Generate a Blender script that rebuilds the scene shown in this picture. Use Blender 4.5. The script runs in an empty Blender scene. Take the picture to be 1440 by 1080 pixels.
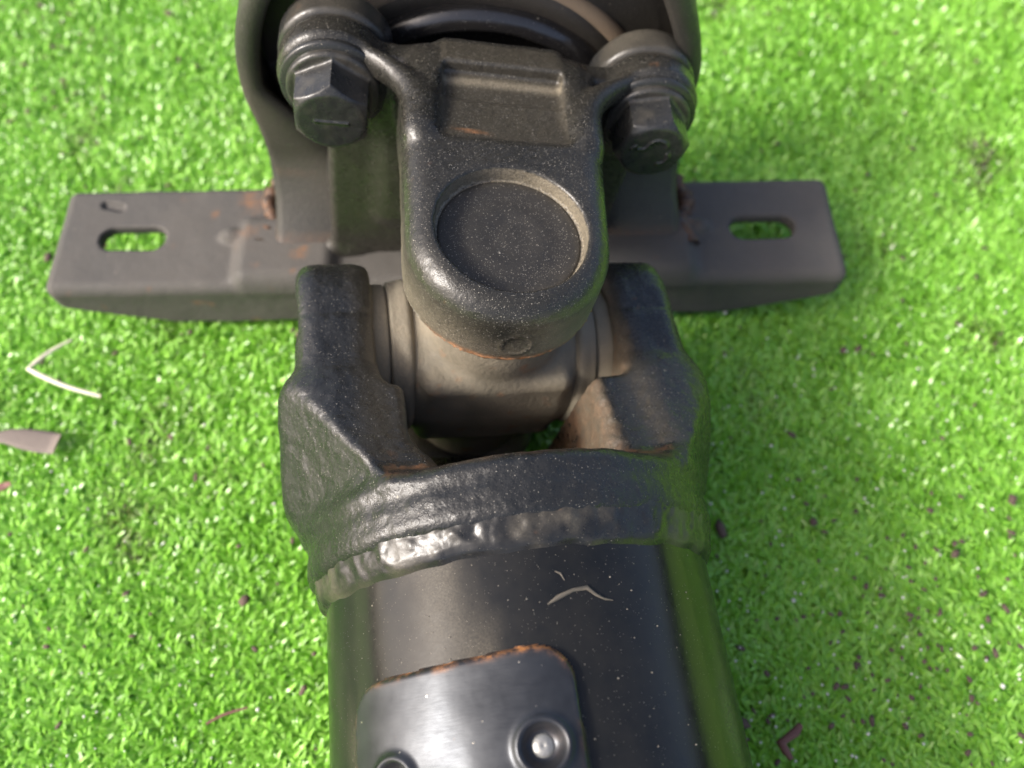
import bpy, math, random
import numpy as np
from mathutils import Matrix, Vector, Euler
random.seed(7); rng = np.random.default_rng(7)
R = math.radians
MM = 0.001
scene = bpy.context.scene
col = scene.collection

# ------------------------------------------------------------ camera, sky, sun, exposure
CAM_H = 205.0                                   # mm above the backing of the turf
cam = bpy.data.cameras.new('camera'); cam_o = bpy.data.objects.new('camera', cam); col.objects.link(cam_o)
cam.sensor_width = 36; cam.lens = 36 * 1090 / 1440
cam.clip_start = 0.005; cam.clip_end = 50
cam_o.location = (0, 0, CAM_H * MM); cam_o.rotation_euler = (R(90 - 64.5), 0, 0)
cam.dof.use_dof = True; cam.dof.focus_distance = 0.136; cam.dof.aperture_fstop = 12.5
scene.camera = cam_o
world = bpy.data.worlds.new('World'); scene.world = world; world.use_nodes = True
SUN_EL, SUN_AZ = R(39), R(-106)                  # azimuth clockwise from +Y: from the left, a little in front
sky = world.node_tree.nodes.new('ShaderNodeTexSky'); sky.sky_type = 'NISHITA'; sky.sun_disc = False
sky.sun_elevation = SUN_EL; sky.sun_rotation = SUN_AZ % (2 * math.pi)
sky.dust_density = 5.0; sky.ozone_density = 0.0; sky.air_density = 0.6
world.node_tree.links.new(sky.outputs[0], world.node_tree.nodes['Background'].inputs[0])
world.node_tree.nodes['Background'].inputs[1].default_value = 0.15
sun = bpy.data.lights.new('sun', 'SUN'); sun.energy = 1.75; sun.angle = R(12); sun.color = (1, .98, .95)
sun_o = bpy.data.objects.new('sun', sun); col.objects.link(sun_o)
sd = Vector((math.sin(SUN_AZ) * math.cos(SUN_EL), math.cos(SUN_AZ) * math.cos(SUN_EL), math.sin(SUN_EL)))
sun_o.rotation_euler = sd.to_track_quat('Z', 'Y').to_euler(); sun_o.location = (-.3, 0, .4)
scene.view_settings.view_transform = 'Standard'; scene.view_settings.look = 'None'
scene.view_settings.exposure = 1.03; scene.view_settings.gamma = 1

# ------------------------------------------------------------ node helpers
class Mat:
    def __init__(s, name):
        s.m = bpy.data.materials.new(name); s.m.use_nodes = True
        s.t = s.m.node_tree; s.b = s.t.nodes['Principled BSDF']
        tc = s.t.nodes.new('ShaderNodeTexCoord'); mp = s.t.nodes.new('ShaderNodeMapping')
        mp.inputs['Scale'].default_value = (1000, 1000, 1000)
        s.t.links.new(tc.outputs['Object'], mp.inputs[0]); s.co = mp.outputs[0]     # coordinates in mm
    def link(s, a, b): s.t.links.new(a, b)
    def put(s, sock, v):
        if hasattr(v, 'links') or isinstance(v, bpy.types.NodeSocket): s.link(v, sock)
        else: sock.default_value = v
    def noise(s, scale, detail=3, rough=.55, co=None):
        n = s.t.nodes.new('ShaderNodeTexNoise'); s.link(co or s.co, n.inputs['Vector'])
        n.inputs['Scale'].default_value = scale; n.inputs['Detail'].default_value = detail; n.inputs['Roughness'].default_value = rough
        return n.outputs['Fac']
    def stretch(s, sc):
        mp = s.t.nodes.new('ShaderNodeMapping'); mp.inputs['Scale'].default_value = sc; s.link(s.co, mp.inputs[0]); return mp.outputs[0]
    def rmap(s, v, a, b, c=0., d=1.):
        n = s.t.nodes.new('ShaderNodeMapRange'); s.link(v, n.inputs[0])
        for i, x in enumerate((a, b, c, d)): n.inputs[1 + i].default_value = x
        return n.outputs[0]
    def math(s, op, a, b=0.):
        n = s.t.nodes.new('ShaderNodeMath'); n.operation = op; s.put(n.inputs[0], a); s.put(n.inputs[1], b); return n.outputs[0]
    def mix(s, f, a, b):
        n = s.t.nodes.new('ShaderNodeMix'); n.data_type = 'RGBA'; s.put(n.inputs[0], f)
        for i, v in ((6, a), (7, b)):
            if isinstance(v, tuple): v = (*v, 1)
            s.put(n.inputs[i], v)
        return n.outputs[2]
    def attr(s, name):
        n = s.t.nodes.new('ShaderNodeAttribute'); n.attribute_name = name; return n.outputs['Fac']
    def specks(s, cell, size, seed=0., keep=1.):
        """round grains: one per voronoi cell, radius size (in cells), only a fraction kept"""
        mp = s.t.nodes.new('ShaderNodeMapping'); mp.inputs['Location'].default_value = (seed, seed * 1.7, seed * .3); s.link(s.co, mp.inputs[0])
        v = s.t.nodes.new('ShaderNodeTexVoronoi'); s.link(mp.outputs[0], v.inputs['Vector']); v.inputs['Scale'].default_value = 1 / cell
        sp = s.t.nodes.new('ShaderNodeSeparateColor'); s.link(v.outputs['Color'], sp.inputs[0])
        rad = s.rmap(sp.outputs[1], 0, 1, size * .45, size)
        a = s.math('LESS_THAN', v.outputs['Distance'], rad)
        return s.math('MULTIPLY', a, s.math('LESS_THAN', sp.outputs[0], keep))
    def bump(s, h, strength, dist, prev=None):
        n = s.t.nodes.new('ShaderNodeBump'); n.inputs['Strength'].default_value = strength; n.inputs['Distance'].default_value = dist * MM
        s.put(n.inputs['Height'], h)
        if prev is not None: s.link(prev, n.inputs['Normal'])
        return n.outputs[0]
    def set(s, **k):
        names = dict(color='Base Color', rough='Roughness', metal='Metallic', normal='Normal', spec='Specular IOR Level', coat='Coat Weight', coatr='Coat Roughness')
        for a, v in k.items():
            if isinstance(v, tuple): v = (*v, 1)
            s.put(s.b.inputs[names[a]], v)
        return s

TAN = (.27, .232, .165); RUST = (.24, .10, .035)
def paint(name, base=(.022, .023, .024), rough=(.28, .5), dustamt=.25, speck=.4, coarse=.12, orange=.05, tan=TAN, spec=.5, grain=(.30, .265, .21), gmix=.6):
    """old black enamel: orange peel, a film of dust, pale grains, rust where the 'rust' attribute says"""
    m = Mat(name)
    big = m.noise(.07, 4, .6); mid = m.noise(.5, 4, .65); fine = m.noise(3.2, 3, .7)
    film = m.math('ADD', m.rmap(big, .3, .8, 0, dustamt), m.rmap(mid, .3, .85, 0, dustamt * .35))
    film = m.math('MINIMUM', m.math('ADD', film, m.math('MULTIPLY', m.attr('dust'), m.rmap(fine, .38, .6, .45, 1.1))), .92)
    c = m.mix(film, base, tan)
    g1 = m.specks(.55, .20, 3, speck); g2 = m.specks(.3, .26, 9, speck * .95); g3 = m.specks(2.9, .085, 5, coarse)
    gr = m.math('MAXIMUM', m.math('MULTIPLY', g1, .75), m.math('MAXIMUM', m.math('MULTIPLY', g2, .5), g3))
    c = m.mix(m.math('MULTIPLY', gr, gmix), c, grain)
    ru = m.math('MINIMUM', m.math('ADD', m.math('MULTIPLY', m.attr('rust'), m.rmap(mid, .35, .6, .2, 1.3)), m.math('MULTIPLY', m.rmap(m.noise(.33, 5, .7), .78, .86), .3)), 1)
    c = m.mix(ru, c, m.mix(fine, RUST, (.36, .17, .07)))
    dusty = m.math('MINIMUM', m.math('ADD', film, m.math('ADD', gr, ru)), 1)
    r = m.math('ADD', m.rmap(mid, .3, .7, rough[0], rough[1]), m.math('MULTIPLY', dusty, .45))
    n = m.bump(m.noise(1.1, 4, .6), .5, orange * 3)
    n = m.bump(fine, .45, orange, n); n = m.bump(gr, .7, .05, n)
    return m.set(color=c, rough=r, normal=n, spec=spec).m

M_tube = paint('glossy_black_tube_enamel', base=(.008, .009, .0098), spec=.33, rough=(.13, .21), dustamt=.05, speck=.12, coarse=.03, orange=.005)
M_weld = paint('black_enamel_over_weld', base=(.009, .010, .011), rough=(.22, .34), dustamt=.05, speck=.2, coarse=.08, orange=.03)
M_cast = paint('cast_black_enamel', grain=(.40, .37, .31), gmix=.75, base=(.011, .012, .0125), rough=(.20, .34), dustamt=.03, speck=.3, coarse=.12, orange=.10)
M_ear = paint('dusty_black_enamel', grain=(.40, .37, .31), gmix=.75, base=(.008, .009, .0092), rough=(.20, .33), dustamt=.03, speck=.85, coarse=.1, orange=.07)
M_cap = paint('dusty_black_cap', grain=(.40, .37, .31), gmix=.75, base=(.009, .009, .0095), rough=(.5, .7), dustamt=.05, speck=.75, coarse=.12, orange=.04)
M_dirty = paint('grimy_black_steel', base=(.026, .025, .022), rough=(.35, .55), dustamt=.10, speck=.3, coarse=.15, orange=.1, tan=(.12, .10, .075))
M_bolt = paint('black_bolt_steel', base=(.020, .021, .0215), rough=(.22, .34), dustamt=.03, speck=.35, coarse=.2, orange=.03)
M_brown = paint('brown_dusty_steel', base=(.14, .124, .09), rough=(.45, .65), dustamt=.75, speck=.5, coarse=.45, orange=.16, tan=(.25, .215, .155))
M_tan = paint('tan_dusty_rubber', base=(.14, .115, .085), rough=(.6, .75), dustamt=.7, speck=.3, coarse=.1, orange=.1, tan=(.28, .21, .14))
M_slinger = paint('wet_black_slinger', base=(.012, .012, .014), spec=.9, rough=(.12, .22), dustamt=.05, speck=.12, coarse=.1, orange=.04)
M_bracket = paint('grey_brown_bracket', base=(.075, .071, .064), spec=.3, rough=(.45, .65), dustamt=.3, speck=.15, coarse=.1, orange=.1, tan=(.11, .10, .088))

def steel():
    m = Mat('brushed_bare_steel')
    br = m.noise(1.0, 4, .7, m.stretch((.25, 3.5, 1))); big = m.noise(.16, 3)
    mid = m.noise(.6, 4, .7); fine = m.noise(3, 3)
    c = m.mix(m.rmap(big, .35, .7), (.052, .056, .062), (.03, .033, .038))
    gr = m.specks(1.6, .10, 4, .12)
    c = m.mix(m.math('MULTIPLY', gr, .6), c, (.6, .55, .45))
    ru = m.math('MINIMUM', m.math('ADD', m.math('MULTIPLY', m.attr('rust'), m.rmap(mid, .42, .62, .15, 1.4)), m.rmap(m.noise(.4, 4, .7), .69, .8, 0, .6)), 1)
    c = m.mix(ru, c, m.mix(fine, (.16, .055, .02), (.55, .24, .07)))
    r = m.math('ADD', m.rmap(br, .3, .7, .28, .40), m.math('MULTIPLY', ru, .45))
    me = m.math('SUBTRACT', .7, m.math('MULTIPLY', ru, .7))
    n = m.bump(br, .35, .03); n = m.bump(m.noise(.25, 2), .4, .10, n)
    return m.set(color=c, rough=r, metal=me, normal=n).m
M_steel = steel()
mb_ = Mat('worn_bright_steel'); M_bright = mb_.set(color=mb_.mix(mb_.noise(.9, 3), (.22, .22, .21), (.40, .40, .38)), rough=.4, metal=.6, normal=mb_.bump(mb_.noise(1.5, 3), .6, .12)).m

# ------------------------------------------------------------ scene-graph helpers
def tag(o, label=None, cat=None, kind=None, group=None):
    for k, v in (('label', label), ('category', cat), ('kind', kind), ('group', group)):
        if v: o[k] = v
    return o
def link_mesh(name, me, mat, parent=None, M=None):
    o = bpy.data.objects.new(name, me); col.objects.link(o); me.materials.append(mat)
    if M is None: M = Matrix.Identity(4)
    M = M.copy(); M.translation = M.translation * MM
    if parent is not None:
        o.parent = parent; o.matrix_world = M
        o.matrix_parent_inverse = Matrix.Identity(4)
        o.matrix_basis = WORLD[parent.name].inverted() @ M
    else: o.matrix_world = M
    WORLD[o.name] = M
    return o
WORLD = {}
def pymesh(name, v, f, smooth=True, normals=None, attrs=None):
    me = bpy.data.meshes.new(name); v = np.asarray(v, np.float32) * MM; f = np.asarray(f, np.int32)
    me.vertices.add(len(v)); me.vertices.foreach_set('co', v.ravel())
    k = f.shape[1]; me.loops.add(f.size); me.polygons.add(len(f))
    me.loops.foreach_set('vertex_index', f.ravel()); me.polygons.foreach_set('loop_start', np.arange(len(f), dtype=np.int32) * k)
    me.update(calc_edges=True); me.validate()
    if smooth: me.polygons.foreach_set('use_smooth', np.ones(len(me.polygons), bool))
    for an in ('dust', 'rust'):
        a = me.attributes.new(an, 'FLOAT', 'POINT')
        if attrs and an in attrs: a.data.foreach_set('value', np.clip(attrs[an], 0, 1).astype(np.float32))
    if normals is not None: me.normals_split_custom_set_from_vertices(normals.astype(float).tolist())
    return me

# ------------------------------------------------------------ value noise in numpy
_tab = rng.random(4096).astype(np.float32)
def vnoise(p, s, seed=0):
    q = np.asarray(p, np.float32) * s + 1000 + seed * 17.3; i = np.floor(q).astype(np.int64); f = q - i; f = f * f * (3 - 2 * f)
    def h(a, b, c): return _tab[(a * 73856093 ^ b * 19349663 ^ c * 83492791) & 4095]
    x, y, z = i[..., 0], i[..., 1], i[..., 2]; out = 0
    for dx in (0, 1):
        for dy in (0, 1):
            for dz in (0, 1):
                w = (f[..., 0] if dx else 1 - f[..., 0]) * (f[..., 1] if dy else 1 - f[..., 1]) * (f[..., 2] if dz else 1 - f[..., 2])
                out = out + w * h(x + dx, y + dy, z + dz)
    return out * 2 - 1
def fbm(p, s, o=3, seed=0): return sum(vnoise(p, s * 2 ** k, seed + k) / 2 ** k for k in range(o))

# ------------------------------------------------------------ signed distance modelling (castings with real fillets)
def smin(a, b, k): h = np.clip(.5 + .5 * (b - a) / k, 0, 1); return b + (a - b) * h - k * h * (1 - h)
def smax(a, b, k): return -smin(-a, -b, k)
def box(x, y, z, c, h, r=1.):
    qx, qy, qz = abs(x - c[0]) - h[0] + r, abs(y - c[1]) - h[1] + r, abs(z - c[2]) - h[2] + r
    return np.sqrt(np.maximum(qx, 0) ** 2 + np.maximum(qy, 0) ** 2 + np.maximum(qz, 0) ** 2) + np.minimum(np.maximum(np.maximum(qx, qy), qz), 0) - r
def cyl(a, b, t, rad, h, r=1.):
    """a, b across the axis; t = signed offset along it from the middle"""
    d1 = np.sqrt(a * a + b * b) - rad + r; d2 = abs(t) - h + r
    return np.sqrt(np.maximum(d1, 0) ** 2 + np.maximum(d2, 0) ** 2) + np.minimum(np.maximum(d1, d2), 0) - r
def sdf_mesh(name, f, lo, hi, h, attrs=None):
    lo = np.array(lo, float); n = np.ceil((np.array(hi) - lo) / h).astype(int) + 1
    ax = [(lo[i] + np.arange(n[i]) * h).astype(np.float32) for i in range(3)]
    X, Y, Z = ax[0][:, None, None], ax[1][None, :, None], ax[2][None, None, :]
    D = np.broadcast_to(f(X, Y, Z), tuple(n)).astype(np.float32)
    S = D < 0
    c = np.zeros(tuple(n - 1), np.int8)
    for dx in (0, 1):
        for dy in (0, 1):
            for dz in (0, 1): c += S[dx:n[0] - 1 + dx, dy:n[1] - 1 + dy, dz:n[2] - 1 + dz]
    act = (c > 0) & (c < 8); idx = -np.ones(act.shape, np.int64); I = np.argwhere(act); idx[act] = np.arange(len(I))
    acc = np.zeros((len(I), 3)); cnt = np.zeros(len(I))
    for axis in range(3):
        o1, o2 = [k for k in range(3) if k != axis]
        for a in (0, 1):
            for b in (0, 1):
                p = I.copy(); p[:, o1] += a; p[:, o2] += b; q = p.copy(); q[:, axis] += 1
                d0 = D[tuple(p.T)]; d1 = D[tuple(q.T)]; m = (d0 < 0) != (d1 < 0)
                t = np.where(m, d0 / np.where(m, d0 - d1, 1), 0)
                e = p.astype(float); e[:, axis] += t; acc[m] += e[m]; cnt[m] += 1
    V = acc / cnt[:, None] * h + lo
    F = []
    for axis in range(3):
        o1, o2 = (axis + 1) % 3, (axis + 2) % 3
        sl0 = [slice(None)] * 3; sl1 = [slice(None)] * 3; sl0[axis] = slice(0, -1); sl1[axis] = slice(1, None)
        cr = S[tuple(sl0)] != S[tuple(sl1)]; P = np.argwhere(cr)
        P = P[(P[:, o1] > 0) & (P[:, o2] > 0) & (P[:, o1] < n[o1] - 1) & (P[:, o2] < n[o2] - 1)]
        ins = S[tuple(P.T)]
        def g(a, b): q = P.copy(); q[:, o1] -= a; q[:, o2] -= b; return idx[tuple(q.T)]
        Q = np.stack([g(1, 1), g(0, 1), g(0, 0), g(1, 0)], 1)
        Q[~ins] = Q[~ins][:, ::-1]; F.append(Q)
    F = np.concatenate(F); F = F[(F >= 0).all(1)]
    def ev(P): return f(*[P[:, i].astype(np.float64) for i in range(3)])
    e = .08
    for it in range(3):
        G = np.stack([ev(V + np.eye(3)[i] * e) - ev(V - np.eye(3)[i] * e) for i in range(3)], 1) / (2 * e)
        L = np.linalg.norm(G, axis=1, keepdims=True) + 1e-6
        if it < 2:
            st = np.clip(ev(V)[:, None] * 1.0, -h * .6, h * .6); V = V - st * G / L / np.maximum(L, .6)
    N = G / L
    at = attrs(V, N) if attrs else None
    return pymesh(name, V, F, True, N, at)

def lathe(name, prof, n=160, a0=0., a1=360., axis='y', bumpf=None, attrs=None):
    """profile of (t, r); t runs along local y, radius r"""
    prof = np.array(prof, float); full = abs(a1 - a0) >= 360
    A = np.radians(np.linspace(a0, a1, n + (0 if full else 1), endpoint=not full)); k = len(prof)
    T = np.repeat(prof[None, :, 0], len(A), 0); RR = np.repeat(prof[None, :, 1], len(A), 0)
    AA = np.repeat(A[:, None], k, 1)
    V = np.stack([RR * np.cos(AA), T, RR * np.sin(AA)], -1)
    if bumpf is not None:
        d = bumpf(V, AA, T); V[..., 0] += d * np.cos(AA); V[..., 2] += d * np.sin(AA)
    m = len(A); i = np.arange(m if full else m - 1)[:, None]; j = np.arange(k - 1)[None, :]
    i2 = (i + 1) % m
    F = np.stack([i * k + j, i * k + j + 1, i2 * k + j + 1, i2 * k + j], -1).reshape(-1, 4)
    return pymesh(name, V.reshape(-1, 3), F, True, None, attrs(V.reshape(-1, 3)) if attrs else None)
def arcp(cx, cy, r, a, b, n=8): return [(cx + r * math.cos(R(t)), cy + r * math.sin(R(t))) for t in np.linspace(a, b, n)]
def tube_path(name, pts, rad, n=8, attrs=None):
    P = np.array(pts, float); k = len(P); rad = np.broadcast_to(rad, k); V = []
    for i in range(k):
        t = P[min(i + 1, k - 1)] - P[max(i - 1, 0)]; t /= np.linalg.norm(t)
        up = np.array([0, 0, 1.]) if abs(t[2]) < .9 else np.array([1., 0, 0]); s = np.cross(t, up); s /= np.linalg.norm(s); u = np.cross(s, t)
        for j in range(n): a = 2 * math.pi * j / n; V.append(P[i] + rad[i] * (math.cos(a) * s + math.sin(a) * u))
    F = [(i * n + j, i * n + (j + 1) % n, (i + 1) * n + (j + 1) % n, (i + 1) * n + j) for i in range(k - 1) for j in range(n)]
    return pymesh(name, V, F, True, None, attrs)

# ------------------------------------------------------------ frames (mm)
C0 = Vector((-5.9, 85, 44))                      # centre of the joint
F0 = Matrix.Translation(C0) @ Matrix.Rotation(R(7.3), 4, 'Z')
F1 = Matrix.Translation(C0 + Vector((-.9, 0, 0))) @ Matrix.Rotation(R(8), 4, 'Z') @ Matrix.Rotation(R(11), 4, 'Y')
F2 = Matrix.Translation(C0 + Vector((-1.8, 0.0, 0))) @ Matrix.Rotation(R(2.8), 4, 'Z') @ Matrix.Rotation(R(-2.5), 4, 'X') @ Matrix.Rotation(R(10), 4, 'Y')
FB = Matrix.Translation(Vector((-18, 134, 0))) @ Matrix.Rotation(R(1.3), 4, 'Z')

# ============================================================ SETTING: artificial turf
def turf_backing():
    m = Mat('turf_backing'); c = m.mix(m.noise(.3, 4), (.20, .44, .04), (.30, .56, .07))
    m.set(color=c, rough=.8)
    s = 900; v = [(-s, -s, 0), (s, -s, 0), (s, s, 0), (-s, s, 0)]
    o = link_mesh('ground', pymesh('ground', v, [(0, 1, 2, 3)], False), m.m); tag(o, 'green backing of the artificial turf', kind='structure')
turf_backing()

def grass():
    m = Mat('turf_blades')
    hue = m.attr('hue')
    c = m.mix(hue, (.205, .50, .035), (.40, .74, .125))
    c = m.mix(m.rmap(m.attr('soil'), .55, .9), c, (.10, .075, .05))
    m.set(color=c, rough=m.rmap(m.attr('hue'), 0, 1, .36, .22), spec=.7)
    tr = m.t.nodes.new('ShaderNodeBsdfTranslucent'); m.link(c, tr.inputs[0])
    mx = m.t.nodes.new('ShaderNodeMixShader'); mx.inputs[0].default_value = .3
    m.link(m.b.outputs[0], mx.inputs[1]); m.link(tr.outputs[0], mx.inputs[2])
    m.link(mx.outputs[0], m.t.nodes['Material Output'].inputs[0])
    x0, x1, y0, y1 = -230, 200, -95, 330
    N = 330000
    px = rng.uniform(x0, x1, N); py = rng.uniform(y0, y1, N)
    P = np.stack([px, py, px * 0], 1)
    az = rng.uniform(0, 2 * np.pi, N); ln = rng.uniform(3.2, 6.0, N); w = rng.uniform(.7, 1.6, N)
    lean = rng.uniform(.5, 1.8, N) ; curl = rng.uniform(.2, 1.5, N)
    az = az * .8 + .2 * (2.2 + 2 * vnoise(P, .02, 3))
    S = 3; V = np.zeros((N, S + 1, 2, 3)); pos = P.copy(); ang = lean * .45
    side = np.stack([-np.sin(az), np.cos(az), az * 0], 1)
    tw = rng.uniform(-.6, .6, N)
    for k in range(S + 1):
        ww = w * (1 - .75 * (k / S) ** 2.2) * .5
        sd_ = side * np.cos(tw * k / 2)[:, None] + np.array([0, 0, 1.]) * np.sin(tw * k / 2)[:, None]
        V[:, k, 0] = pos - sd_ * ww[:, None]; V[:, k, 1] = pos + sd_ * ww[:, None]
        st = ln / S
        pos = pos + np.stack([np.cos(az) * np.sin(ang), np.sin(az) * np.sin(ang), np.cos(ang)], 1) * st[:, None]
        ang = ang + (lean * .5 + curl) / S
    V[..., 2] = np.clip(V[..., 2], .2, 6.0)
    base = np.arange(N)[:, None, None] * (2 * (S + 1)); k = np.arange(S)[None, :, None] * 2
    F = (base + k + np.array([0, 1, 3, 2])[None, None, :]).reshape(-1, 4)
    me = pymesh('grass', V.reshape(-1, 3), F, True)
    hue = np.clip(.5 + .35 * fbm(P, .05, 2, 5) + .5 * rng.uniform(-1, 1, N) ** 3 + rng.uniform(-.25, .25, N), 0, 1)
    soil = np.clip(.10 + .5 * fbm(P, .045, 3, 9) + rng.uniform(-.15, .3, N), 0, 1)
    for nm, a in (('hue', hue), ('soil', soil)):
        at = me.attributes.new(nm, 'FLOAT', 'POINT'); at.data.foreach_set('value', np.repeat(a, 2 * (S + 1)).astype(np.float32))
    o = link_mesh('grass', me, m.m); tag(o, 'short bright green plastic grass blades under the drive shaft', 'artificial grass', 'stuff')
grass()

def turf_at(px, py, z=6.5):
    """point on the turf seen at photo pixel (px, py)"""
    p = R(64.5); a = (px - 720) / 1090; b = -(py - 540) / 1090
    d = Vector((a, math.cos(p) + b * math.sin(p), -math.sin(p) + b * math.cos(p)))
    t = (CAM_H - z) / -d.z; return Vector((d.x * t, d.y * t, z))

def crumbs():
    m = Mat('soil_crumb'); m.set(color=m.mix(m.noise(.25, 2), (.045, .032, .025), (.16, .11, .08)), rough=.85)
    V, F = [], []
    spots = []
    for i in range(420):
        x, y = rng.uniform(-200, 170), rng.uniform(-80, 300)
        spots.append((x, y))
    for i in range(230):                        # more dirt at the lower right and upper left, as in the photo
        p = turf_at(*( (rng.normal(1290, 130), rng.normal(900, 140)) if i % 3 else (rng.normal(60, 60), rng.normal(60, 70)))); spots.append((p.x, p.y))
    for x, y in spots:
        r = rng.uniform(.3, .75) * (2.0 if rng.random() < .08 else 1); z = rng.uniform(4.6, 6.6)
        a = rng.uniform(0, 6.28); e = rng.uniform(1, 2.2); b0 = len(V)
        ring = [(math.cos(t) * e, math.sin(t)) for t in np.linspace(0, 2 * np.pi, 7)[:-1]]
        for lv, zz in ((.7, -.45), (1, 0), (.65, .45)):
            for (cx, cy) in ring:
                j = rng.uniform(.75, 1.2) * lv * r; qx, qy = cx * j, cy * j
                V.append((x + qx * math.cos(a) - qy * math.sin(a), y + qx * math.sin(a) + qy * math.cos(a), z + zz * r))
        for l in (0, 1):
            for k in range(6): F.append((b0 + l * 6 + k, b0 + l * 6 + (k + 1) % 6, b0 + l * 6 + 6 + (k + 1) % 6, b0 + l * 6 + 6 + k))
        for o_ in (0, 12): F += [(b0 + o_, b0 + o_ + 1, b0 + o_ + 2, b0 + o_ + 3), (b0 + o_, b0 + o_ + 3, b0 + o_ + 4, b0 + o_ + 5)]
    o = link_mesh('soil_crumbs', pymesh('soil_crumbs', V, F, False), m.m); tag(o, 'small brown crumbs of soil and bark scattered through the turf', 'dirt', 'stuff')
crumbs()

def grains():  # pale bits added to stand in for glints of light on the blades
    m = Mat('pale_glint'); m.set(color=(.8, .78, .7), rough=.25)
    V, F = [], []
    for i in range(330):
        p = turf_at(rng.uniform(960, 1440), rng.uniform(420, 1080)) if i < 240 else turf_at(rng.uniform(0, 420), rng.uniform(500, 1080))
        r = rng.uniform(.18, .5) * (1.5 if rng.random() < .07 else 1); b0 = len(V); z = 6.7
        for q in ((1, 0, 0), (0, 1, 0), (-1, 0, 0), (0, -1, 0), (0, 0, 1), (0, 0, -1)): V.append((p.x + q[0] * r, p.y + q[1] * r * rng.uniform(.7, 1.2), z + q[2] * r))
        for k in range(4):
            F += [(b0 + k, b0 + (k + 1) % 4, b0 + 4), (b0 + (k + 1) % 4, b0 + k, b0 + 5)]
    o = link_mesh('turf_glints', pymesh('turf_glints', V, F, True), m.m); tag(o, 'tiny pale sand specks added to imitate light sparkling on the turf', 'glint', 'stuff')
grains()

# ------------------------------------------------------------ loose things on the turf
def ribbon(name, outline_px, z, thick, mat, dome=.12):
    """thin leaf-like body from a centre line of (px, py, half width in mm)"""
    P = [turf_at(a, b, z) for a, b, w in outline_px]; W = [w for _, _, w in outline_px]; V = []; n = len(P); K = 7
    base = P[n // 2].copy(); base.z = z
    for side in (1, -1):
        for i in range(n):
            t = (P[min(i + 1, n - 1)] - P[max(i - 1, 0)]).normalized(); s = Vector((-t.y, t.x, 0))
            for j in range(K):
                u = j / (K - 1) * 2 - 1
                q = P[i] - base + s * (u * W[i]); q.z = dome * (1 - u * u) * W[i] * .5 + side * thick * .5 * (1 - u ** 4 * .8) + .3 * math.sin(i * .9)
                V.append(tuple(q))
    F = []
    for sd_ in (0, 1):
        o = sd_ * n * K
        for i in range(n - 1):
            for j in range(K - 1):
                q = (o + i * K + j, o + i * K + j + 1, o + (i + 1) * K + j + 1, o + (i + 1) * K + j); F.append(q if sd_ else q[::-1])
    o = n * K
    for i in range(n - 1):
        for j in (0, K - 1):
            q = (i * K + j, (i + 1) * K + j, o + (i + 1) * K + j, o + i * K + j); F.append(q if j else q[::-1])
    for i in (0, n - 1):
        for j in range(K - 1):
            q = (i * K + j, o + i * K + j, o + i * K + j + 1, i * K + j + 1); F.append(q if i == 0 else q[::-1])
    return link_mesh(name, pymesh(name, V, F), mat, None, Matrix.Translation(base))
def leafmat(name, a, b, rough=.7):
    m = Mat(name); m.set(color=m.mix(m.noise(.8, 4, .7, m.stretch((.6, 3, 1))), a, b), rough=rough, normal=m.bump(m.noise(1.5, 3), .5, .15)); return m.m
ml = leafmat('dead_leaf', (.13, .105, .09), (.22, .18, .15))
mr = leafmat('red_brown_bark', (.11, .05, .04), (.24, .11, .09))
mstraw = leafmat('dry_straw', (.62, .55, .40), (.85, .80, .66), .5)
o = ribbon('dead_leaf', [(-30, 612, .6), (-8, 615, 1.4), (12, 614, 2.2), (32, 617, 2.9), (52, 620, 3.2), (68, 622, 3.2), (80, 624, 2.9)], 7.6, .35, ml)
tag(o, 'flat grey brown leaf with a blunt end, on the turf at the left edge', 'leaf')
o = ribbon('bark_flake', [(-22, 696, .8), (-8, 690, 1.2), (4, 685, 1.2), (15, 680, .7)], 7.2, .4, mr)
tag(o, 'small reddish bark flake below the grey brown leaf', 'bark')
a, b, c_ = turf_at(101, 478, 7.6), turf_at(40, 519, 8.2), turf_at(142, 557, 7.6)
pts = [a.lerp(b, t) + Vector((-.4, .5, .2)) * math.sin(t * 3.1) for t in np.linspace(0, 1, 9)] + [b.lerp(c_, t) + Vector((-.3, -.8, .1)) * math.sin(t * 3.1) for t in np.linspace(.1, 1, 12)]
pts = [p - b for p in pts]
o = link_mesh('straw_stalk', tube_path('straw_stalk', pts, [.35 + .3 * min(1, i / 6) if i < 9 else .72 - .02 * (i - 9) for i in range(21)], 8), mstraw, None, Matrix.Translation(b))
tag(o, 'bent pale dry straw lying in a V on the turf left of the shaft', 'straw')
q = [turf_at(x_, y_, 7.8) for x_, y_ in ((1126, 1019), (1118, 1030), (1106, 1039), (1098, 1045), (1105, 1056), (1113, 1068))]; b = q[3].copy()
o = link_mesh('twig', tube_path('twig', [p - b for p in q], [.7, 1.1, .9, 1.2, 1.0, .6], 7), mr, None, Matrix.Translation(b))
tag(o, 'crooked reddish brown bit of twig on the turf right of the tube', 'twig')
q = [turf_at(x_, y_, 7.4) for x_, y_ in ((290, 1018), (312, 1006), (330, 1000), (348, 995))]; b = q[2].copy()
o = link_mesh('twig', tube_path('twig', [p - b for p in q], [.3, .4, .35, .25], 6), mr, None, Matrix.Translation(b))
tag(o, 'thin dark sliver of twig on the turf left of the tube near the bottom', 'twig')

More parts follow.
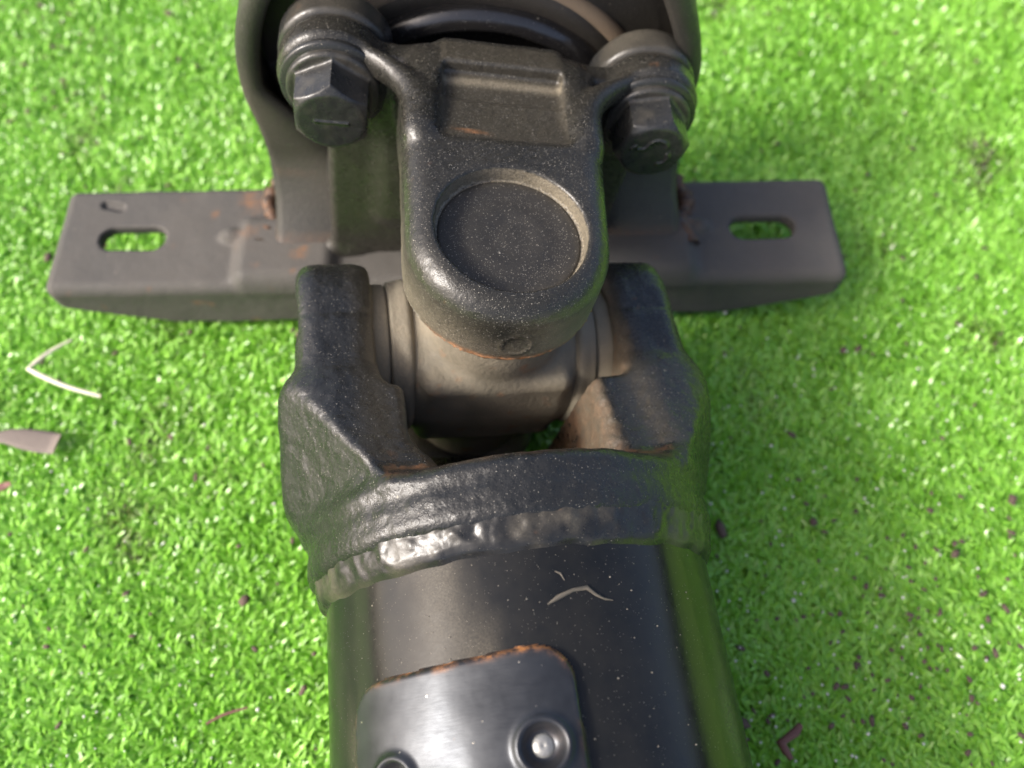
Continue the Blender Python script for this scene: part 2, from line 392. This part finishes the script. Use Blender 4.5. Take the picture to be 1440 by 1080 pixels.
# ============================================================ THE DRIVE SHAFT
root = bpy.data.objects.new('drive_shaft', None); col.objects.link(root); root.location = (C0.x * MM, C0.y * MM, 0)
WORLD['drive_shaft'] = Matrix.Translation(root.location)
tag(root, 'black painted vehicle drive shaft with universal joint and bearing bracket lying on green artificial turf', 'drive shaft')

# ---- tube
prof = [(-620, 37.2)] + [(t, 38.0) for t in np.linspace(-616, -130, 12)] + [(t, 38.0) for t in np.linspace(-125, -50, 60)]
link_mesh('tube', lathe('tube', prof, 256, bumpf=lambda V, A, T: .10 * fbm(V, .06, 2, 2) * (T > -140), attrs=lambda V: dict(dust=np.clip(.25 * fbm(V * np.array([1, .4, 1]), .09, 3, 23) - .04, 0, .3))), M_tube, root, F0)

# ---- weld bead: lumpy, drooping enamel over a rope of weld
def bead_bump(V, A, T):
    env = np.clip(1 - (abs(T + 50.3) / 6.0) ** 4, 0, 1)
    n1 = fbm(V, .33, 3, 11); n2 = fbm(V, 1.0, 2, 21) + 1.2 * abs(np.sin(A * 34 + 1.5 * vnoise(V, .1, 5) + T * .25))
    return env * (.30 * n1 + .05 * n2)
kt, kr = (-56.6, -56.0, -55.4, -54.4, -52.5, -50, -47, -45, -43.8, -43.2), (37.6, 38.3, 39.0, 39.5, 39.9, 40.3, 40.5, 40.3, 39.8, 39.0)
pr = [(t, float(np.interp(t, kt, kr))) for t in np.linspace(-56.6, -43.2, 48)]
def bead_attr(V):
    a = np.degrees(np.arctan2(V[:, 2], V[:, 0]))
    return dict(rust=np.clip((fbm(V, .3, 3, 4) - .95) * 1.3, 0, .4), dust=np.clip((fbm(V, .15, 3, 6)) * .25, 0, .3))
def drift(V, A, T): return bead_bump(V + 0, A, T)
me = lathe('weld_bead', pr, 620, bumpf=drift, attrs=bead_attr)
co = np.zeros(len(me.vertices) * 3, np.float32); me.vertices.foreach_get('co', co); co = co.reshape(-1, 3)
ang = np.arctan2(co[:, 2], co[:, 0]); co[:, 1] += (1.0 * vnoise(np.stack([np.cos(ang) * 9, np.sin(ang) * 9, ang * 0], 1), .35, 8) + .45 * vnoise(np.stack([np.cos(ang) * 9, np.sin(ang) * 9, ang * 0], 1), 1.2, 9)) * MM
me.vertices.foreach_set('co', co.ravel()); me.update()
link_mesh('weld_bead', me, M_weld, root, F0)

# ---- tube yoke (the fork welded to the tube)
def yoke(x, y, z):
    ux = abs(x); az = abs(z)
    hw = 19.8 + .0062 * np.clip(-y, 0, 60) ** 2                              # arms deepen towards the tube
    q = box(ux, y, z * (19.8 / hw), (33.6, -24, 0), (8.2, 43.5, 19.8), 5.2)   # arm, v from -56 to 18
    q = smax(q, np.sqrt(y * y + z * z * .9) - 0 * x - 20.4 + np.clip(-y, 0, 70) * -1.35, 5)  # rounded tip
    q = smin(q, box(ux, y, z * (19.8 / hw), (27, -35.5, 0), (11, 22.5, 19.4), 4.5), 3.5)   # inner thickening below the eyes
    q = smax(q, -(y + 40.5), 3)
    sh = box(ux, y, z, (36.4, -26, 0), (8.9, 12.5, 19.5), 5)               # shoulder lug
    q = smin(q, sh, 5)
    rr = np.sqrt(x * x + z * z)
    q = smax(q, (ux - np.where(x < 0, 36.6, 39.0)) * .80 - (y + 29) * .33 + (az - 22) * .50, 1.1)
    body = cyl(x, z, y + 46.0, 41.0, 6.0, 3.0)
    q = smin(q, body, 4.5)
    q = smax(q, rr - 50.5, 3)
    # slanted facets cut on the outer shoulders, on both sides of the joint plane
    q = smin(q, box(x, y, z, (0, -30, -20), (28, 16, 15), 4), 3)
    # slot between the arms
    web = np.clip((8 - z) / 26, 0, 1) * np.where(x > 7, 9., 18.) + 1.2 * np.clip((-x - 3) / 16, 0, 1)
    gap = box(x, y - web, z, (-2.2, 0, 0), (19.2, 37.0, 90), np.where(x > -2.2, 12.0, 7.5))
    bow = (z * z) * .0
    q = smax(q, -gap, 2.4)
    gap2 = box(x, y, z, (0, 12, 0), (25.4, 29.5, 90), 2.5)
    q = smax(q, -gap2, 1.6)
    q = smax(q, -(cyl(y, z, x, 16.4, 80, .2)), .8)
    # groove where the casting meets the weld
    q = q + .0
    q = smax(q, -(np.sqrt((rr - 43.2) ** 2 + (y + 44.5) ** 2) - 1.9), 1.5)
    P = np.stack(np.broadcast_arrays(x, y, z), -1) if np.ndim(q) == 1 else None
    if P is not None: q = q + .20 * fbm(P, .16, 2, 31) + .08 * fbm(P, .6, 2, 33)
    return q
def yoke_attr(V, N):
    x, y, z = V.T
    inner = np.clip(-N[:, 0] * np.sign(x) * 1.6 - .5, 0, 1) * (abs(x) < 30) * np.clip((y + 44) / 4, 0, 1)
    floor = np.clip(1 - (abs(y + 38)) / 3.5, 0, 1) * (abs(x) < 27)
    d = .4 * inner * np.clip((12 - abs(z - 18)) / 6, 0, 1) + .12 * np.clip(1 - abs(abs(x) - 27) / 5, 0, 1) * (y > -36)
    r = .3 * floor * np.clip(.5 + fbm(V, .3, 2, 3), 0, 1) * (abs(N[:, 2]) < .8) + np.clip(fbm(V, .4, 3, 14) - 1.1, 0, .6) + .15 * inner * (x > 0)
    return dict(dust=d, rust=r)
link_mesh('tube_yoke', sdf_mesh('tube_yoke', yoke, (-54, -56, -46), (54, 24, 46), .62, yoke_attr), M_cast, root, F1)

# ---- cross of the universal joint, with its seals and side caps
def cross(x, y, z):
    q = box(x, y, z, (0, 0, 0), (16.5, 16.3, 14), 3)
    q = smin(q, cyl(y, z, x, 16.3, 18.5, 1.5), 2.5)
    q = smin(q, cyl(x, y, z, 15.2, 30, 1.5), 3)
    return q
def cross_attr(V, N): return dict(dust=.18 + .45 * fbm(V, .16, 3, 5) + .35 * np.clip(-V[:, 1] - 9, 0, 3) / 3 * (V[:, 2] < 2), rust=np.clip(fbm(V, .35, 3, 7) - .6, 0, .5))  # dust, plus frontal light painted in: lower front face made lighter
cr = link_mesh('joint_cross', sdf_mesh('joint_cross', cross, (-21, -19, -36), (21, 19, 36), .62, cross_attr), M_brown, root, F1)
for s in (-1, 1):
    pr = [(0, 0), (0, 15), (.5, 16.4), (1, 16.9)] + [(t, 16.9 + .3 * math.sin(t)) for t in np.linspace(1.4, 4.6, 6)] + [(5, 16.6), (5.3, 15.8), (5.5, 14.4), (5.6, 0)]
    seal = lathe('bearing_seal', pr, 96, attrs=lambda V: dict(dust=V[:, 0] * 0 + .35))
    Ms = F1 @ Matrix.Rotation(R(-90 * s), 4, 'Z') @ Matrix.Translation(Vector((0, 17.2, 0)))
    sl = link_mesh('bearing_seal', seal, M_brown, cr, Ms)
    pr = [(0, 0), (0, 15.2), (.3, 15.8), (.8, 16.1), (15.5, 16.1), (16.2, 15.5), (16.4, 14), (16.4, 0)]
    link_mesh('bearing_cup', lathe('bearing_cup', pr, 96, attrs=lambda V: dict(dust=V[:, 0] * 0 + .55)), M_brown, cr, F1 @ Matrix.Rotation(R(-90 * s), 4, 'Z') @ Matrix.Translation(Vector((0, 22.6, 0))))
pr = [(26, 0), (26, 16.2), (27, 16.8), (29.5, 16.8), (30.5, 16.2), (30.8, 13), (30.8, 0)]
link_mesh('bearing_seal', lathe('bearing_seal', pr, 96, attrs=lambda V: dict(dust=V[:, 0] * 0 + .3)), M_brown, cr, F2 @ Matrix.Rotation(R(90), 4, 'X'))

# ---- flange yoke
BA, BC, FY0, FY1 = 34.8, 35.8, 44.0, 50.5           # bolt offsets and the flange's front and back faces
TOP = 46.0
def fyoke(x, y, z):
    zc = 36.6; t2 = TOP - zc
    ear = cyl(x, y, z - zc, 19.6, t2, 5.2)
    neck = box(x / (19.6 + .7 * np.clip(y / 20, 0, 1)) * 19.6, y, z, (0, 21.5, zc), (19.6, 27, t2), 5.2)
    neck = smax(neck, -y - .0, .4)
    q = np.minimum(ear, neck)
    under = box(x, y, z, (0, 46, 25), (17, 19, 16), 7); q = smin(q, under, 9)   # web under the neck
    low = box(x, y, z, (0, 22, -zc), (19, 28, t2), 4); low = smax(low, -(y - 0), .5); q = np.minimum(q, smin(low, cyl(x, y, z + zc, 19.6, t2, 4), 1))
    fm, fh = (FY0 + FY1) / 2, (FY1 - FY0) / 2
    fl = box(x, y, z, (0, fm, 0), (37, fh, 36), 2.2)
    fl = smin(fl, box(x, y, z, (0, fm, 18), (24, fh, 25.0), 2.2), 5)
    for sx in (-1, 1):
        for sz in (-1, 1):
            fl = smin(fl, cyl(x - sx * BA, z - sz * (BC if sz > 0 else 33), y - fm, 12.0, fh + .4, 2.2), 4)
    q = smin(q, fl, 3.2)
    q = smin(q, box(x, y, z, (0, 44.6, 39.5), (13.6, 6.0, 6.4), 2.2), 1.8)            # saddle in the middle of the flange top
    ux = abs(x)                                                        # curved ridges from the neck to the lobes
    ridge = np.sqrt(((ux - 16.8 - .055 * np.clip(y - 30, 0, 20) ** 2) * .9) ** 2 + (z - TOP + 2.2 + np.clip(y - 32, 0, 22) * .10) ** 2) - 3.3
    ridge = smax(ridge, abs(y - 35) - 15, 4)
    q = smin(q, ridge, 1.4)
    pk = box(x, y, z, (0, 31, TOP + 8.2), (12.8, 8.6, 10), 2.0)
    pk = smax(pk, (TOP - .24 * (y - 21.5)) - z, .8); q = smax(q, -pk, 2.2)
    pk2 = box(x, y, z, (0, 37.6, TOP + 3.2), (12.4, 4.2, 5.4), .8); q = smax(q, -pk2, 1.0)
    # bore for the bearing cap
    q = smax(q, -cyl(x, y, z - 57.6, 14.3, 15.2, .1), .9)
    q = smax(q, -cyl(x, y, z + 57, 14.3, 16.4, .1), .9)
    if np.ndim(q) == 1:
        P = np.stack([x, y, z], -1)
        q = q + .10 * fbm(P, .15, 2, 41) + .035 * fbm(P, .9, 2, 43)
        # ragged flash line along the lower front edge, and a small cast mark on the front
        fr = np.clip(-y - 2, 0, 3) / 3
        q = q - fr * .75 * np.exp(-((z - 30.6) / .5) ** 2) * (.5 + .6 * fbm(P, .5, 2, 51))
        d2 = np.sqrt((x - 1.5) ** 2 + (z - 36.0) ** 2); q = q - (y < -12) * (.35 * np.exp(-((d2 - 3.0) / .5) ** 2) * (.7 + .5 * fbm(P, .5, 1, 61)))
    return q
def fy_attr(V, N):
    x, y, z = V.T; r2 = np.sqrt(x * x + y * y)
    wall = np.clip(1 - abs(r2 - 14.0) / 1.0, 0, 1) * (z > 40) * (z < TOP - .5)
    side = np.clip((38.5 - z) / 5, 0, 1) * np.clip((28 - y) / 6, 0, 1) * (z > 22)
    frr = np.clip((x + 1) / 9, 0, 1) * np.clip((-y - 4) / 6, 0, 1) * np.clip((44.5 - z) / 4, 0, 1)
    frl = np.clip((-x - 2) / 9, 0, 1) * np.clip((43 - z) / 4, 0, 1) * np.clip((10 - y) / 8, 0, 1)
    ledge = np.exp(-((y - 39.2) / 1.2) ** 2) * (abs(x) < 12.5) * (z > 38) * (z < TOP - .4)
    d = .95 * wall + .05 + .22 * side + .5 * frr + .2 * frl + .6 * ledge + .03 * (y > 42) * (z < 38) + .10 * (abs(x) < 13) * (y > 22) * (y < 48) * (z > 34)
    edge = np.exp(-((z - 30.6) / .8) ** 2) * np.clip((-y - 5) / 5, 0, 1) * (z > 26)
    scr = np.exp(-((y - 23.0 + .12 * x) / .45) ** 2) * np.clip(1 - abs(x + 7.0) / 4.5, 0, 1) * (z > 38)
    edge = edge * np.clip(.75 + fbm(V * np.array([1, 1, .2]), .25, 2, 77), .1, 1) * np.clip((x + 16) / 8, 0, 1)
    r = 1.6 * edge + 1.0 * scr + np.clip(fbm(V, .35, 3, 71) - 1.0, 0, .5)
    return dict(dust=d, rust=r)
fy = link_mesh('flange_yoke', sdf_mesh('flange_yoke', fyoke, (-49, -22, -50), (49, 54, 50), .62, fy_attr), M_ear, root, F2)
pr = [(42.6, 0), (42.6, 0.01)] + [(42.6 + .12 * math.cos(t), t) for t in np.linspace(.5, 13.2, 14)] + [(42.55, 13.6), (42.2, 13.75), (42.2, 14.0), (42.5, 14.2), (40, 14.3)]
link_mesh('bearing_cap', lathe('bearing_cap', pr, 128, attrs=lambda V: dict(dust=.04 + .08 * np.clip((V[:, 0] ** 2 + V[:, 2] ** 2) ** .5 - 12, 0, 1))), M_cap, fy, F2 @ Matrix.Rotation(R(90), 4, 'X') )

# ---- companion flange behind it, and the stub shaft
def comp(x, y, z):
    yc = FY1 + 4.0
    q = cyl(x, z, y - yc, 38, 3.4, 1.5)
    for sx in (-1, 1):
        for sz in (-1, 1): q = smin(q, cyl(x - sx * BA, z - sz * (BC if sz > 0 else 33), y - yc, 12.4, 3.6, 1.6), 4)
    q = smin(q, cyl(x, z, y - 67, 21, 12, 2), 3)
    if np.ndim(q) == 1: q = q + .12 * fbm(np.stack([x, y, z], -1), .2, 3, 81)
    return q
link_mesh('companion_flange', sdf_mesh('companion_flange', comp, (-50, 50, -48), (50, 80, 50), .7, lambda V, N: dict(dust=.06 + .2 * fbm(V, .1, 2, 8), rust=np.clip(fbm(V, .25, 3, 9) - 1.0, 0, .5))), M_bolt, root, F2)

# ---- flange bolts
def hexbolt(mark):
    def f(x, y, z):                              # axis y, head top at y = -13
        a = np.maximum(abs(x), abs(x) * .5 + abs(z) * .8660254); r = np.sqrt(x * x + z * z)
        q = smax(a - 7.4, abs(y + 6.8) - 4.8, .5)
        q = smax(q, (r - 7.3) * .62 + (-y - 11.2) * .78, .35)
        q = smin(q, cyl(x, z, y + 1.6, 9.8, 1.5, .9), .9)
        if np.ndim(q) == 1:
            P = np.stack([x, y, z], -1); top = (y < -9.6)
            q = q + .06 * fbm(P, .5, 2, 91)
            if mark == 'line': q = q - top * .4 * np.exp(-(z / .38) ** 2) * (abs(x - .2) < 3.6)
            else:
                d = 9.
                for (cx, cz, rr, a0, a1) in ((.3, 1.6, 2.1, 20, 175), (-3.6, 1.6, 1.8, -100, 5), (2.2, -.6, 2.0, -80, 60), (-3.9, -.6, .9, 100, 200)):
                    an = np.degrees(np.arctan2(z - cz, x - cx)); an = np.where(an < a0 - 1, an + 360, an); ok = (an >= a0) & (an <= a1)
                    d = np.minimum(d, np.where(ok, abs(np.sqrt((x - cx) ** 2 + (z - cz) ** 2) - rr), 9))
                q = q - top * .6 * np.exp(-(d / .42) ** 2)
        return q
    return sdf_mesh('flange_bolt', f, (-12, -15, -12), (12, 1, 12), .30, lambda V, N: dict(dust=np.clip(-.02 + .12 * fbm(V, .3, 2, 4) + .12 * (V[:, 1] > -4), 0, .5), rust=np.clip(fbm(V, .5, 3, 19) - 1.15, 0, .7)))
for sx, mk, rot in ((-1, 'line', 9), (1, 'curve', 24)):
    Mb = F2 @ Matrix.Translation(Vector((sx * BA, FY0 - .2, BC))) @ Matrix.Rotation(R(rot - 9), 4, 'Y')
    o = link_mesh('flange_bolt', hexbolt(mk), M_bolt, root, Mb)
    o['label'] = 'black hex bolt head marked with a single raised line' if sx < 0 else 'black hex bolt head marked with raised curved strokes'
    pr = [(-.2, 8), (-.2, 10.9), (.2, 11.2), (1.2, 11.2), (1.5, 10.9), (1.5, 8)]
    link_mesh('washer', lathe('washer', [(t - 1.3, r) for t, r in pr], 64), M_bolt, o, Mb)

# ---- dust slinger, rubber and bearing behind the flange
FR = F2 @ Matrix.Translation(Vector((0, 6, 2.0)))
pr = [(56, 20)] + [(57, 37)] + arcp(59.5, 38.0, 4.4, 190, 60, 12) + [(63.5, 40.5), (66, 39), (67, 30)]
link_mesh('dust_slinger', lathe('dust_slinger', pr, 200, bumpf=lambda V, A, T: .15 * fbm(V, .2, 2, 3)), M_slinger, root, FR)
pr = [(62, 38), (61, 44)] + arcp(62.4, 46.0, 2.4, 200, 60, 8) + [(66, 46.6), (66.6, 43.0), (70, 41)]
link_mesh('bearing_seal_ring', lathe('bearing_seal_ring', pr, 200, attrs=lambda V: dict(dust=V[:, 0] * 0 + .5 + .4 * fbm(V, .1, 2, 3))), M_tan, root, FR)
# ---- bearing bracket
PT = 25.0
def plate(x, y, z):
    L = 111.5
    # rounded folded channel: outer body minus inner
    out = box(x, y, z, (0, 0, PT - 10), (L, 17.8, 10), 3.4)
    inn = box(x, y, z, (0, 0, PT - 14.5), (L + 9, 14.8, 11), 2.0)
    q = smax(out, -inn, .6)
    q = smax(q, (abs(x) - L + 6) * .30 - (z - PT + 10.5) * .95 - (y * 0), 1.2)        # lips tapered at the ends
    s = np.sqrt(np.maximum(abs(abs(x) - 89.3) - 5.4, 0) ** 2 + (y + .5) ** 2) - 3.9          # slots
    q = smax(q, -s, .5)
    q = smax(q, -(np.sqrt(np.maximum(abs(x + 97) - 2.2, 0) ** 2 + ((y - 11.0) + .22 * (x + 97)) ** 2 + (z - PT) ** 2) - 1.3), .5)   # small dent
    # raised, dished pads either side of the hoop
    pad = box(abs(x - 5), y, z, (50, -6, PT - 1.2), (14, 11, 4.2), 3.6); q = smin(q, pad, 2.6)
    lump = np.sqrt(((abs(x - 5) - 66) / 1.6) ** 2 + ((y + .5) / 1.2) ** 2 + (z - PT - .5) ** 2) - 2.0; q = smin(q, lump, 1.5)
    if np.ndim(q) == 1: q = q + .18 * fbm(np.stack([x, y, z], -1), .1, 3, 15)
    return q
def plate_attr(V, N):
    x, y, z = V.T
    rr = np.clip(1 - abs(abs(x - 5) - 62) / 5, 0, 1) * np.clip((y + 8) / 8, 0, 1)
    return dict(rust=.4 * rr * (z > PT - 3) * np.clip(.5 + fbm(V, .3, 2, 1), 0, 1) + np.clip(fbm(V, .2, 3, 25) - .8, 0, .3), dust=.15 + .25 * fbm(V, .08, 2, 3) + .3 * np.clip((PT - 5 - z) / 4, 0, 1))
br = link_mesh('bearing_bracket', sdf_mesh('bearing_bracket', plate, (-114, -20, 2), (114, 20, 31), .8, plate_attr), M_bracket, root, FB)
# the hoop: a pressed steel strap with in-turned edges, flared at its feet
HR = 54.2
sec = [(13.0, -8), (15.2, -7), (16.6, -4.5), (17.0, -2.5), (16.4, -.9), (15, 0), (6, .2), (-6, .2), (-14, 0), (-16, -.7), (-17, -2.4), (-17, -4), (-15.8, -5.2), (-14, -5.6), (-14, -4.6), (-15, -4), (-14.6, -2.8), (13.5, -2.8), (14.6, -4.5), (13, -6), (13, -8)]
def hoop():
    path = []                                    # (x, z, nx, nz) in the hoop's plane, z from the plate
    h0 = 41.0
    for z in np.linspace(0, h0, 22):
        fl = 3.0 * max(0, 1 - z / 20) ** 2; path.append((HR + fl, z, 1, 0))
    for a in np.linspace(0, 180, 90)[1:-1]: path.append((HR * math.cos(R(a)) * (1 - .0 * a), h0 + HR * 1.02 * math.sin(R(a)), math.cos(R(a)), math.sin(R(a))))
    for z in np.linspace(h0, 0, 22):
        fl = 3.0 * max(0, 1 - z / 20) ** 2; path.append((-HR - fl, z, -1, 0))
    P = np.array(path); k = len(sec); V = []
    for (x, z, nx, nz) in P:
        k_ = max(0, 1 - z / 24) ** 1.5 if nz == 0 else 0
        for (t, r) in sec: V.append((x + nx * r * (1 + (3.0 * max(0, min(1, (46 - z) / 30)) if (t < -13 and r < -3.5) else 0)), t * .75 - (k_ * 15 if t < 0 else 0), z + nz * r))
    V = np.array(V); d = .35 * fbm(V, .07, 2, 3); V[:, 0] += d; V[:, 2] += d * (V[:, 2] > 3)
    m = len(P); i = np.arange(m - 1)[:, None]; j = np.arange(k - 1)[None, :]
    F = np.stack([i * k + j, i * k + j + 1, (i + 1) * k + j + 1, (i + 1) * k + j], -1).reshape(-1, 4)
    return pymesh('hoop', V, F, True, None, dict(rust=np.clip(fbm(V, .18, 3, 12) - 1.1, 0, .4) + .10 * (V[:, 2] < 5), dust=.1 + .25 * fbm(V, .05, 2, 6)))
def cushion(cx, cz):
    V, F = [], []; path = [(-HR + 2.6, z) for z in np.linspace(0, 41, 20)] + [((HR - 2.6) * math.cos(R(a)), 41 + (HR - 2.6) * 1.02 * math.sin(R(a))) for a in np.linspace(180, 0, 80)] + [(HR - 2.6, z) for z in np.linspace(41, 0, 20)]
    fr = [(0, 5), (.12, 1), (.3, 3.5), (.5, 0), (.7, 2.5), (.88, -1), (1, -3), (1.0, 4)]
    for (x, z) in path:
        d = Vector((x - cx, z - cz)); l = d.length; d.normalize(); e = Vector((cx, cz)) + d * min(42, l - 2)
        for (f_, t) in fr: V.append((x + (e.x - x) * f_, t, z + (e.y - z) * f_))
    k = len(fr); F = [(i * k + j, i * k + j + 1, (i + 1) * k + j + 1, (i + 1) * k + j) for i in range(len(path) - 1) for j in range(k - 1)]
    V = np.array(V); return pymesh('rubber_cushion', V, F, True, None, dict(dust=.15 + .25 * fbm(V, .06, 2, 5)))
MH = Matrix.Translation(Vector((-10, 154, PT))) @ Matrix.Rotation(R(1.5), 4, 'Z')
link_mesh('hoop', hoop(), M_dirty, br, MH)
sc_ = MH.inverted() @ (FR @ Vector((0, 66, 0)))
link_mesh('rubber_cushion', cushion(sc_.x, sc_.z), M_dirty, br, MH)
# weld runs at the feet of the hoop
for s in (-1, 1):
    pts = [(-10 + s * (59.0 + 1.2 * math.sin(t * 5)), 140 + t * 12, PT + .8) for t in np.linspace(-.95, 1.0, 26)]
    q0 = Vector(pts[0]); pp = [Vector(p) - q0 for p in pts]
    me = tube_path('weld_run', pp, [2.1 + .7 * rng.uniform(-1, 1) for _ in pp], 10)
    a = me.attributes['rust']; a.data.foreach_set('value', np.full(len(me.vertices), .3, np.float32))
    link_mesh('weld_run', me, M_dirty, br, Matrix.Translation(q0))

# ---- balance weight: bare steel tile, two spot-weld craters
def weight():
    A0, A1, V0, V1 = -48.5, 8.5, -111.0, -71.6            # degrees round the tube (0 = top), mm along it
    r0 = 38.0; s0, s1 = r0 * R(A0), r0 * R(A1); sc, vc, hs, hv = (s0 + s1) / 2, (V0 + V1) / 2, (s1 - s0) / 2, (V1 - V0) / 2
    n, m_ = 150, 150
    S, T = np.meshgrid(np.linspace(s0 - 1.6, s1 + 1.6, n), np.linspace(V0 - 1.6, V1 + 1.6, m_), indexing='ij')
    def sd2(S, T): 
        T2 = T - .05 * (S - sc) ; rr = 6.0; qx, qy = abs(S - sc) - hs + rr, abs(T2 - vc) - hv + rr
        return np.hypot(np.maximum(qx, 0), np.maximum(qy, 0)) + np.minimum(np.maximum(qx, qy), 0) - rr
    d = sd2(S, T)
    H = np.clip((-d + .15) / .9, 0, 1); H = 1.5 * np.sqrt(1 - (1 - H) ** 2)
    H += .12 * fbm(np.stack([S, T, S * 0], -1), .12, 2, 7)
    spots = [(R(-.5) * r0, -84.6), (R(-35) * r0, -87.0)]
    crat = np.zeros_like(S)
    for (cs, ct) in spots:
        r = np.hypot(S - cs, T - ct); H += .85 * np.exp(-((r - 3.5) / .75) ** 2) - 1.3 * np.exp(-(r / 2.6) ** 4) ; crat = np.maximum(crat, np.exp(-((r - 2.4) / 1.0) ** 2))
    H = np.where(d > .5, -.9, H - .05)
    ph = S / r0; rad = r0 + H
    V = np.stack([rad * np.sin(ph), T, rad * np.cos(ph)], -1).reshape(-1, 3)
    i = np.arange(n - 1)[:, None]; j = np.arange(m_ - 1)[None, :]
    F = np.stack([i * m_ + j, i * m_ + m_ + j, i * m_ + m_ + j + 1, i * m_ + j + 1], -1).reshape(-1, 4)
    F = F[(d.reshape(-1)[F] < 1.0).any(1)]
    rust = (np.exp(-((d + .0) / .7) ** 2) * (.35 + .4 * (T > V1 - 9)) * np.clip(.6 + 1.2 * fbm(np.stack([S, T, S * 0], -1), .3, 2, 17), 0.05, 1.3) + 0.03 * crat).reshape(-1)
    o = link_mesh('balance_weight', pymesh('balance_weight', V, F, True, None, dict(rust=rust)), M_steel, root, F0)
    for (cs, ct) in spots:
        ph = cs / r0; pr = [(.55, 0)] + [(.55 + .12 * math.sin(t * 3), t) for t in np.linspace(.3, 1.3, 5)] + [(.3, 1.65), (-.3, 1.95)]
        Mw = F0 @ Matrix.Rotation(ph, 4, 'Y') @ Matrix.Translation(Vector((0, ct, r0 + .15))) @ Matrix.Rotation(R(90), 4, 'X')
        link_mesh('spot_weld', lathe('spot_weld', pr, 40, attrs=None), M_bright, o, Mw)
weight()

# ---- flakes and threads of dirt stuck to the tube
def on_tube(px, py, lift=0.):
    p = R(64.5); a = (px - 720) / 1090; b = -(py - 540) / 1090
    d = Vector((a, math.cos(p) + b * math.sin(p), -math.sin(p) + b * math.cos(p))); o_ = Vector((0, 0, CAM_H))
    Mi = F0.inverted(); d = Mi.to_3x3() @ d; o_ = Mi @ o_
    A = d.x ** 2 + d.z ** 2; B = 2 * (d.x * o_.x + d.z * o_.z); Cc = o_.x ** 2 + o_.z ** 2 - (38 + lift) ** 2
    t = (-B - math.sqrt(B * B - 4 * A * Cc)) / (2 * A); return o_ + d * t
mfl = leafmat('dry_mud', (.06, .052, .04), (.13, .115, .09), .8)
for pl, rad in ((((770, 850), (785, 840), (805, 830), (825, 826), (838, 836), (850, 842), (862, 844)), (.12, .42, .3, .4, .25, .18, .1)), (((780, 803), (788, 806), (794, 816)), (.1, .18, .08))):
    q = [on_tube(x_, y_, .12) for x_, y_ in pl]; me = tube_path('mud_streak', q, rad, 8)
    link_mesh('mud_streak', me, mfl, root, F0)

# grit caught in the enamel: too many and too small to pick apart
def lint():
    V, F = [], []
    def tube(q, rad, n=5):
        b0 = len(V); k = len(q)
        for i in range(k):
            t = (q[min(i + 1, k - 1)] - q[max(i - 1, 0)]).normalized(); u = t.cross(Vector((.3, .2, .9))).normalized(); w = t.cross(u)
            for j in range(n): a = 6.2832 * j / n; V.append(tuple(q[i] + (u * math.cos(a) + w * math.sin(a)) * rad * (1 if 0 < i < k - 1 else .4)))
        for i in range(k - 1):
            for j in range(n): F.append((b0 + i * n + j, b0 + i * n + (j + 1) % n, b0 + (i + 1) * n + (j + 1) % n, b0 + (i + 1) * n + j))
    for i in range(60):                          # grit
        p = on_tube(rng.uniform(560, 985), rng.uniform(780, 1078), .05); r = rng.uniform(.06, .17)
        tube([p + Vector((-r, 0, 0)), p + Vector((0, r * .3, r * .2)), p + Vector((r, 0, 0))], r)
    m = leafmat('pale_lint', (.09, .08, .065), (.26, .235, .19), .7)
    o = link_mesh('grit', pymesh('grit', V, F), m, root, F0); o['kind'] = 'stuff'
lint()
